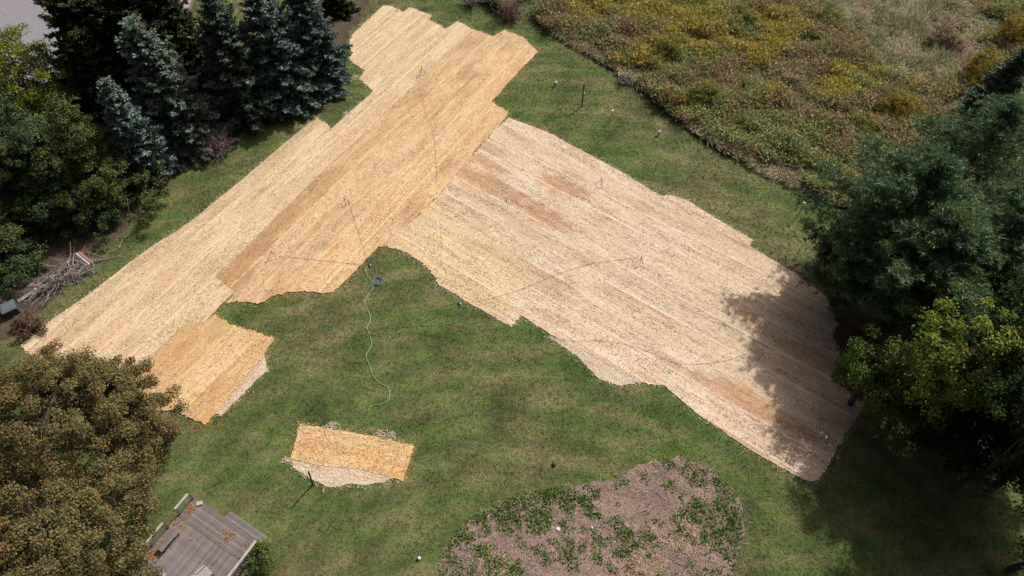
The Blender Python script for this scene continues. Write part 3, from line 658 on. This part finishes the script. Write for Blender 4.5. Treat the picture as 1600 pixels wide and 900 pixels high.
def bare_shrub(px, h, r, label, mat, n=70):
    b = G(*px); root = empty('bare_shrub', (b[0], b[1], 0)); tag(root, label, 'shrub'); t = MB()
    for i in range(n):
        a = rng.random()*6.28; e = rng.uniform(.3, 1.3); d = (math.cos(a)*math.cos(e), math.sin(a)*math.cos(e), math.sin(e))
        L = rng.uniform(.6, 1.1)*math.hypot(h*math.sin(e), r*math.cos(e)); p = limb((rng.normal(0, .12), rng.normal(0, .12), 0), d, L, 5, .16)
        t.tube(p, np.linspace(.03, .008, 6), 4)
        for q in range(5):
            s = p[rng.integers(2, 6)]; t.tube(limb(s, unit(np.array(d)+rng.normal(0, .6, 3)), L*.35, 3, .2), np.linspace(.016, .006, 4), 3)
    t.build('branches', mat, root); return root
PURP = plain('purple_twigs', (.3, .235, .24), .9, .3, 4)
bare_shrub((343, 238), 2.4, 1.6, 'bare purple grey twiggy shrub under the spruces', PURP, 90)
bare_shrub((298, 240), 1.6, 1.2, 'lower bare twiggy shrub left of the purple one', PURP, 60)
bare_shrub((800, 28), 2.0, 1.6, 'bare pinkish brown shrub above the upper straw edge', plain('pink_twigs', (.26, .18, .16), .9, .3, 4), 110)
bare_shrub((735, 8), 1.5, 1.4, 'grey brown twiggy shrub at the top frame edge', PURP, 70)

# ---------------------------------------------------------------- garden growth
gq = scatter(GARD, 34); cl = wav(gq, 1.5, 71)+.8*wav(gq, .5, 72)+rng.normal(0, .4, len(gq))
gw = gq[cl > .3]
grow('garden_weeds', 'low bright green weeds scattered over the garden soil', gw, .07+.12*rng.random(len(gw)), 9, [(0, (.075, .13, .03)), (.5, (.14, .22, .055)), (1, (.24, .31, .1))], None, 1.0, .045, ls=.65)
gs = scatter((GARD-GARD.mean(0))*1.03+GARD.mean(0), 45); n = len(gs); a = rng.random(n)*6.28
V, F = cards(np.c_[gs, .02+.05*rng.random(n)], np.c_[np.cos(a), np.sin(a), rng.normal(.1, .2, n)], np.c_[rng.normal(0, .4, (n, 2)), np.ones(n)], rng.uniform(.1, .45, n), rng.uniform(.012, .035, n))
tag(mesh_np('dead_stalks', V, F, leafm('dead_stalk', [(0, (.09, .07, .06)), (.35, (.2, .155, .13)), (.8, (.33, .26, .21)), (1, (.55, .47, .38))], None, .1)), 'dry grey stalks littering the garden soil', 'stalks', kind='stuff')
straw_tan = SLV[S_P]
for px, r, lb in [((775, 888), 1.3, 'tan dry litter patch at the lower edge of the garden'), ((1012, 884), 1.1, 'pinkish tan litter patch lower middle of the garden'), ((1066, 838), 1.2, 'tan litter patch on the right side of the garden')]:
    c = G(*px); n = int(900*r*r); th = rng.random(n)*6.28; rr = r*np.sqrt(rng.random(n))*(1+.25*np.sin(th*3+px[0])); a = rng.random(n)*6.28
    V, F = cards(np.c_[rr*np.cos(th), rr*np.sin(th)*.8, .015+.05*rng.random(n)], np.c_[np.cos(a), np.sin(a), rng.normal(0, .15, n)], np.c_[rng.normal(0, .3, (n, 2)), np.ones(n)], rng.uniform(.1, .3, n), rng.uniform(.02, .05, n))
    tag(mesh_np('dry_litter', V, F, leafm('tan_litter', [(0, (.2, .13, .09)), (.5, (.38, .26, .18)), (1, (.52, .4, .3))], None, .1), loc=(c[0], c[1], .008)), lb, 'litter', kind='stuff')

# ---------------------------------------------------------------- deck
WOODS = []
for i, k in enumerate((.72, .85, .97)):
    m = M_('deck_wood_%d' % i); O = m.mapping(m.obj(), (1, 1, 1), loc=None)
    f = m.noise(m.mapping(O, (1.2, 14, 4)), 2.2, 4, .7); q = m.noise(O, 1.3, 3)
    c = m.ramp(f, [(.25, (.125*k, .105*k, .1*k)), (.55, (.2*k, .172*k, .165*k)), (.8, (.28*k, .245*k, .235*k))])
    c = m.mix(.35, c, m.ramp(q, [(.3, .3), (.7, .7)]), 'OVERLAY'); m.color(c, .8); m.bump(f, .004); WOODS.append(m.m)
RAILW = plain('rail_wood', (.34, .31, .29), .8, .2, 4)
deck = empty('deck', (DO[0], DO[1], 0), math.atan2(e1[1], e1[0])); tag(deck, 'weathered grey wooden deck at the lower left', 'deck')
pm = {}
def plank(cx, cy, z, L, horizontal):
    key = (round(L, 2),)
    i = int(rng.integers(3))
    if (key, i) not in pm:
        o = MB().box((0, 0, 0), (L, .138, .035)).build('plank', WOODS[i], deck); pm[(key, i)] = o.data
    else: o = link(bpy.data.objects.new('plank', pm[(key, i)]), deck)
    o.location = (cx, cy, z+rng.normal(0, .002)); o.rotation_euler = (0, 0, (0 if horizontal else math.pi/2)+rng.normal(0, .0012))
# local frame: x along the lawn edge, -y into the deck
for i in range(9): plank(2.62, -.07-i*.145, DZ-.0175, 5.3, True)
x = .07
while x < 5.28:
    plank(x, -1.32-2.7, DZ-.0175, 5.4, False) if not 3.35 < x < 3.5 else plank(x, -4.02, DZ-.0125, 5.4, False)
    x += .145
for i in range(3): plank(3.75, .09+i*.145, .2, 2.9, True)
f = MB()
f.box((2.65, -3.4, DZ-.14), (5.2, 6.6, .2)); f.box((3.75, .22, .09), (2.8, .38, .16)); f.build('substructure', plain('deck_frame_wood', (.1, .085, .08), .9, .2, 3), deck)  # frame and step body in a darker wood than the planks
def railing(x0, y0, x1, y1, npost, hgt=.85):
    r = MB(); a = np.array([x0, y0]); b2 = np.array([x1, y1])
    rl = MB().bar((x0, y0, DZ+hgt), (x1, y1, DZ+hgt), .15, .04).build('top_rail', RAILW, deck)
    MB().bar((x0, y0, DZ+.1), (x1, y1, DZ+.1), .04, .09).build('bottom_rail', WOODS[1], deck)
    for i in range(npost):
        p = a+(b2-a)*i/(npost-1); MB().box((p[0], p[1], DZ+hgt/2-.02), (.09, .09, hgt-.05)).build('post', WOODS[1], deck)
    Ln = np.linalg.norm(b2-a); m = int(Ln/.14); bm = None
    for i in range(1, m):
        p = a+(b2-a)*i/m
        if bm is None: o = MB().box((0, 0, 0), (.035, .035, hgt-.13)).build('baluster', RAILW, deck); bm = o.data
        else: o = link(bpy.data.objects.new('baluster', bm), deck)
        o.location = (p[0], p[1], DZ+.05+hgt/2)
railing(5.22, -.1, 5.22, -5.5, 5)
railing(.06, -.1, .06, -1.1, 2)
railing(.06, -2.0, .06, -5.5, 4)
bench = empty('bench', (*D(.75, 2.5)[:2], DZ), math.atan2(e1[1], e1[0])); tag(bench, 'grey wooden bench under the maple on the deck', 'bench')
for i in range(3): MB().box((-.15+i*.15, 0, .43), (.13, 1.3, .035)).build('seat_slat', WOODS[i], bench)
for y in (-.5, .5):
    for xx in (-.14, .14): MB().box((xx, y, .205), (.07, .07, .41)).build('leg', WOODS[1], bench)
tb = empty('round_table', (*G(240, 905, DZ+.7)[:2], DZ)); tag(tb, 'round pale grey table at the bottom of the deck', 'table')
TG = plain('table_grey', (.2, .19, .2), .5, .08, 3)
MB().lathe([(.02, .7), (.6, .7), (.62, .715), (.6, .735), (.02, .74)], 28).build('table_top', TG, tb, True)
MB().lathe([(.035, .05), (.03, .69)], 10).build('pedestal', TG, tb); MB().lathe([(.3, 0), (.28, .04), (.04, .06)], 16).build('base', TG, tb)
ch = empty('slatted_chair', (*G(320, 897, DZ+.35)[:2], DZ), math.atan2(e1[1], e1[0])+R(80)); tag(ch, 'slatted grey deck chair at the bottom frame edge', 'chair')
for i in range(6): MB().box((-.25+i*.1, 0, .36), (.08, .55, .025)).build('seat_slat', RAILW, ch)
for i in range(5): MB().bar((-.32, -.22+i*.11, .38), (-.5, -.22+i*.11, .92), .08, .025).build('back_slat', RAILW, ch)
for xx in (-.26, .24):
    for y in (-.25, .25): MB().box((xx, y, .175), (.05, .05, .35)).build('leg', WOODS[0], ch)
for y in (-.31, .31): MB().box((-.02, y, .56), (.6, .09, .025)).build('armrest', RAILW, ch)
bk = MB().box((0, 0, .05), (.34, .22, .09)); o = bk.build('paver', plain('pink_paver', (.42, .31, .27), .85, .12, 5)); o.location = (*G(312, 787, DZ)[:2], DZ+.0); o.rotation_euler = (0, 0, .3)
tag(o, 'pinkish paver block lying at the top corner of the deck', 'paver')
# fallen leaves on the deck
lp = []
for u, v, s, n in [(297, 795, .25, 60), (357, 838, .3, 40), (257, 852, .35, 90), (236, 868, .4, 90), (277, 820, .5, 40), (385, 850, .12, 12), (330, 840, 1.6, 50)]:
    c = G(u, v, DZ)[:2]; lp.append(c+rng.normal(0, s*.6, (n, 2)))
lp = np.concatenate(lp); loc = np.c_[(lp-DO)@e1, (lp-DO)@e2]; lp = lp[(loc[:, 0] > .1) & (loc[:, 0] < 5.1) & (loc[:, 1] > .05) & (loc[:, 1] < 7)]; n = len(lp); a = rng.random(n)*6.28
V, F = cards(np.c_[lp, np.full(n, DZ+.012)+rng.random(n)*.02], np.c_[np.cos(a), np.sin(a), rng.normal(0, .1, n)], np.c_[rng.normal(0, .3, (n, 2)), np.ones(n)], rng.uniform(.08, .15, n), rng.uniform(.06, .1, n), .05)
tag(mesh_np('fallen_leaves', V, F, leafm('fallen_leaf', [(0, (.16, .06, .03)), (.6, (.32, .13, .05)), (1, (.42, .24, .08))], None, .15)), 'fallen orange leaves gathered on the deck boards', 'leaves', kind='stuff')

# ---------------------------------------------------------------- hoses, sprinklers, posts
def smooth_path(px, z=.03, n=14):
    p = np.array([[*G(u, v)[:2], z] for u, v in px]); out = []
    q = np.concatenate([[2*p[0]-p[1]], p, [2*p[-1]-p[-2]]])
    for i in range(1, len(q)-2):
        for t in np.linspace(0, 1, n, endpoint=False):
            out.append(.5*((2*q[i])+(-q[i-1]+q[i+1])*t+(2*q[i-1]-5*q[i]+4*q[i+1]-q[i+2])*t*t+(-q[i-1]+3*q[i]-3*q[i+1]+q[i+2])*t**3))
    out.append(p[-1]); return np.array(out)
GHOSE = plain('green_hose', (.25, .36, .19), .4); DHOSE = plain('dark_hose', (.1, .085, .075), .6); BHOSE = plain('blue_hose', (.075, .15, .2), .4)
def hose(px, mat, label, r=.018, z=.035, base=0.0):
    tag(MB().tube(smooth_path(px, z), r*(.45 if mat == DHOSE else .85), 6).build('garden_hose', mat, smooth=True), label, 'hose')
hose([(578, 415), (572, 420), (573, 430), (580, 440), (583, 450), (576, 460), (570, 470), (572, 480), (577, 490), (579, 500), (574, 512), (577, 522), (581, 535), (578, 545), (572, 556), (577, 570), (582, 585), (592, 598), (606, 606), (609, 617), (606, 626), (594, 632), (582, 634), (575, 642)], GHOSE, 'pale green garden hose winding down the lawn', .026)
hose([(583, 416), (588, 424), (586, 434), (583, 446)], BHOSE, 'short blue green hose loop beside the coil', .018)
ZM = .11
hose([(434, 401), (470, 405), (520, 410), (572, 416)], DHOSE, 'straight dark hose crossing the golden straw to the left', .02, ZM)
hose([(578, 412), (566, 382), (556, 350), (545, 318), (543, 312)], DHOSE, 'dark hose climbing the golden straw from the lawn tip', .018, ZM)
hose([(655, 135), (668, 185), (678, 215), (681, 250), (683, 290)], DHOSE, 'thin dark hose on the upper golden straw', .014, ZM)
hose([(732, 474), (770, 467), (820, 451), (870, 430), (925, 413), (985, 405), (998, 402)], DHOSE, 'dark hose curving right over the bleached straw', .02, ZM)
hose([(703, 458), (708, 449), (725, 446), (737, 435), (750, 420), (765, 400)], DHOSE, 'short dark hose curling above the blue valve', .013, ZM)
hose([(690, 445), (698, 436), (697, 425), (690, 410), (690, 380), (688, 355)], DHOSE, 'faint dark hose rising over the straw near the lawn point', .012, ZM)
hose([(582, 515), (620, 512), (660, 510), (700, 507), (722, 500), (726, 485), (718, 474)], DHOSE, 'dark hose lying across the central lawn', .02)
hose([(862, 529), (895, 534), (945, 534), (985, 541), (1020, 553), (1050, 567), (1085, 570), (1125, 566), (1160, 556), (1186, 548)], DHOSE, 'long dark hose along the lower straw field to the shade', .018, ZM)
hose([(205, 600), (200, 590), (196, 575), (190, 565)], DHOSE, 'short dark hose near the lower straw end', .018, ZM)
c = G(590, 440); m = MB()
for k in range(6):
    a = np.linspace(0, 6.283, 33); r = .28+.035*(k % 3)+rng.normal(0, .008); m.tube(np.c_[r*np.cos(a)+rng.normal(0, .012), r*np.sin(a)+rng.normal(0, .012), np.full(33, .03+.03*(k//3))+.006*np.sin(a*2)], .019, 5)
tag(m.build('hose_coil', BHOSE, smooth=True, loc=(c[0], c[1], 0)), 'blue hose coil lying on the lawn beside the green hose', 'hose coil')
STEEL = plain('dark_steel', (.06, .06, .065), .5, .2, 6); WHITE = plain('white_plastic', (.55, .55, .54), .5); GREYP = plain('grey_plastic', (.38, .38, .4), .6)
def valve(px, label, s=1.0, bluecol=BHOSE):
    c = G(*px); r = empty('hose_valve', (c[0], c[1], 0), .5); tag(r, label, 'hose valve')
    MB().lathe([(.05*s, 0), (.07*s, .03), (.07*s, .1*s), (.03*s, .14*s)], 10).build('body', STEEL, r)
    for a in (0, 2.1, 4.2): MB().tube([(0, 0, .05*s), (.13*s*math.cos(a), .13*s*math.sin(a), .05*s)], .025*s, 6).build('outlet', bluecol, r)
    MB().box((.04*s, -.1*s, .15*s), (.08*s, .06*s, .03)).build('handle', WHITE, r)
valve((578, 415), 'small dark hose valve where the green hose starts', 1.1)
valve((718, 475), 'blue and white hose valve at the straw field edge', 1.2)
def sprinkler(px, label, h=.75):
    c = G(*px); r = empty('tripod_sprinkler', (c[0], c[1], .06), rng.random()*2); tag(r, label, 'sprinkler', 'tripod sprinklers on the straw matting')
    for k in range(3):
        a = k*2.094; MB().tube([(0, 0, h*.85), (.38*math.cos(a), .38*math.sin(a), 0)], .014, 5).build('leg', STEEL, r)
    MB().tube([(0, 0, h*.45), (0, 0, h)], .018, 6).build('riser', STEEL, r)
    hd = MB().lathe([(.03, h), (.055, h+.02), (.05, h+.09), (.02, h+.12)], 8).build('head', WHITE, r); MB().box((.07, 0, h+.07), (.12, .03, .03)).build('nozzle', STEEL, r)
for px, lb in [((660, 116), 'tripod sprinkler on the upper pale straw'), ((791, 322), 'tripod sprinkler on the rust stained straw'), ((938, 290), 'tripod sprinkler near the upper edge of the bleached field'), ((1000, 412), 'tripod sprinkler at the end of the curving hose'), ((1188, 560), 'tripod sprinkler beside the tree shade'), ((194, 574), 'tripod sprinkler on the lower left straw'), ((541, 320), 'tripod sprinkler on the golden straw'), ((428, 402), 'tripod sprinkler at the left end of the straight hose')]: sprinkler(px, lb)
def post(px, h, label, r=.055, white=None, tilt=(0, 0), wood=True):
    c = G(*px); o = empty('wooden_post' if wood else 'garden_stake', (c[0], c[1], 0)); tag(o, label, 'post' if wood else 'stake')
    top = np.array([tilt[0]*h, tilt[1]*h, h])
    MB().tube([(0, 0, 0), top*.5, top], [r, r*.96, r*.9], 8).build('shaft', plain('post_wood', (.07, .06, .05), .9, .3, 6), o)
    MB().lathe([(r*1.5, 0), (r*1.3, .04), (r, .06)], 8).build('collar', SOIL, o)
    if white == 'box': MB().box(top*.62+[.08, 0, 0], (.1, .1, .12)).build('white_insulator', WHITE, o)
    if white == 'cap': MB().lathe([(.02, -.05), (.1, -.04), (.1, .05), (.04, .08)], 10, top).build('white_cap', WHITE, o)
    return o
post((909, 167), 2.4, 'tall dark post with a white box on the upper lawn', .06, 'box', (.0, 0))
post((489, 757), 2.2, 'dark wooden post at the rim of the small straw rectangle', .055, None, (.12, .0))
post((954, 189), 1.1, 'white capped stake right of the tall dark post', .025, 'cap', (.03, 0), False)
post((1119, 272), .95, 'short dark stake on the upper right lawn', .025, None, (0, 0), False)
post((1246, 338), 1.5, 'white capped stake beside the right hand pines', .025, 'cap', (0, 0), False)
post((346, 752), .8, 'thin dark stake in the lawn above the deck', .02, None, (-.2, .1), False)
def gnome(px, label, s=1.0):
    c = G(*px); o = empty('ground_light', (c[0], c[1], 0)); tag(o, label, 'garden light')
    MB().lathe([(.05*s, 0), (.04*s, .28*s), (.05*s, .3*s)], 8).build('stem', STEEL, o); MB().lathe([(.06*s, .3*s), (.15*s, .34*s), (.15*s, .42*s), (.03*s, .5*s)], 10).build('cap', GREYP, o)
gnome((868, 134), 'pale grey low marker left of the tall dark post'); gnome((1029, 211), 'grey low marker right of the white capped stake')
def pebble(px, s, mat, label, name, cat, fl=.7):
    c = G(*px); m = MB(); pr = [(.02, 0)]+[(s*math.sin(t)*(1+.12*math.sin(5*t+px[0])), s*fl*(1-math.cos(t))) for t in np.linspace(.4, 2.9, 7)]+[(.01, s*fl*2)]
    tag(m.lathe(pr, 10).build(name, mat, smooth=True, loc=(c[0], c[1], 0)), label, cat)
pebble((655, 873), .11, WHITE, 'white ball on the lawn left of the garden', 'ball', 'ball', .95)
pebble((381, 856), .16, plain('pink_stone', (.42, .3, .25), .9, .2, 8), 'pinkish stone on the lawn beside the deck shrub', 'stone', 'stone')
pebble((925, 825), .09, WHITE, 'white scrap on the garden soil near the middle', 'scrap', 'scrap'); pebble((872, 827), .12, plain('pale_scrap', (.6, .5, .46), .8), 'pale pink scrap on the garden soil', 'scrap', 'scrap', .4)
pebble((866, 726), .13, STEEL, 'small black object on the lawn above the garden', 'sprinkler_head', 'sprinkler', .8)

# ---------------------------------------------------------------- brush pile, boards, box
c = G(103, 436); o = empty('brush_pile', (c[0], c[1], 0), R(42)); tag(o, 'grey heap of cut branches below the cedars', 'brush pile')
for i in range(190):
    p0 = np.array([rng.normal(0, 1.3), rng.normal(0, .45), rng.uniform(.05, .9)*math.exp(-0)]); a = rng.normal(-.3, .55)+(rng.random() < .5)*math.pi
    p0[2] *= max(.15, 1-abs(p0[0])/3.2); pth = limb(p0, (math.cos(a), math.sin(a), rng.normal(-.05, .2)), rng.uniform(.7, 1.9), 5, .2); pth[:, 2] = np.maximum(pth[:, 2], .03)
    b2 = MB().tube(pth, np.linspace(rng.uniform(.02, .055), .01, 6), 4)
    for q in range(2): b2.tube(limb(pth[3], unit(rng.normal(size=3)*[1, 1, .4]), .5, 3, .2), [.012, .01, .008, .005], 3)
    b2.build('branch', GREYBARK if i % 3 else PURP, o)
def board(p, q, zz, wd, mat, label, z2=None):
    a = G(*p); b2 = G(*q); tag(MB().bar((a[0], a[1], zz), (b2[0], b2[1], z2 or zz), wd, .05).build('board', mat), label, 'board')
board((30, 472), (62, 456), .12, .3, plain('pale_board', (.36, .31, .29), .85, .25, 3), 'long pale weathered board left of the brush pile', .35)
board((125, 402), (143, 416), .5, .14, plain('white_board', (.45, .42, .43), .7, .15, 4), 'white board on top of the brush pile end', .22)
board((130, 401), (148, 415), .56, .12, plain('red_board', (.38, .17, .17), .7, .15, 4), 'faded red board beside the white board', .26)
c = G(21, 487); o = empty('storage_box', (c[0], c[1], 0), R(35)); tag(o, 'dark grey lidded box at the left frame edge', 'box')
BX = plain('grey_box', (.1, .115, .14), .5, .1, 3)
MB().box((0, 0, .3), (.85, .85, .6)).build('body', plain('box_side', (.05, .055, .07), .6, .1, 3), o); MB().box((0, 0, .63), (.93, .93, .06)).build('lid', BX, o)
MB().box((0, 0, .675), (.7, .7, .03)).build('lid_panel', BX, o)
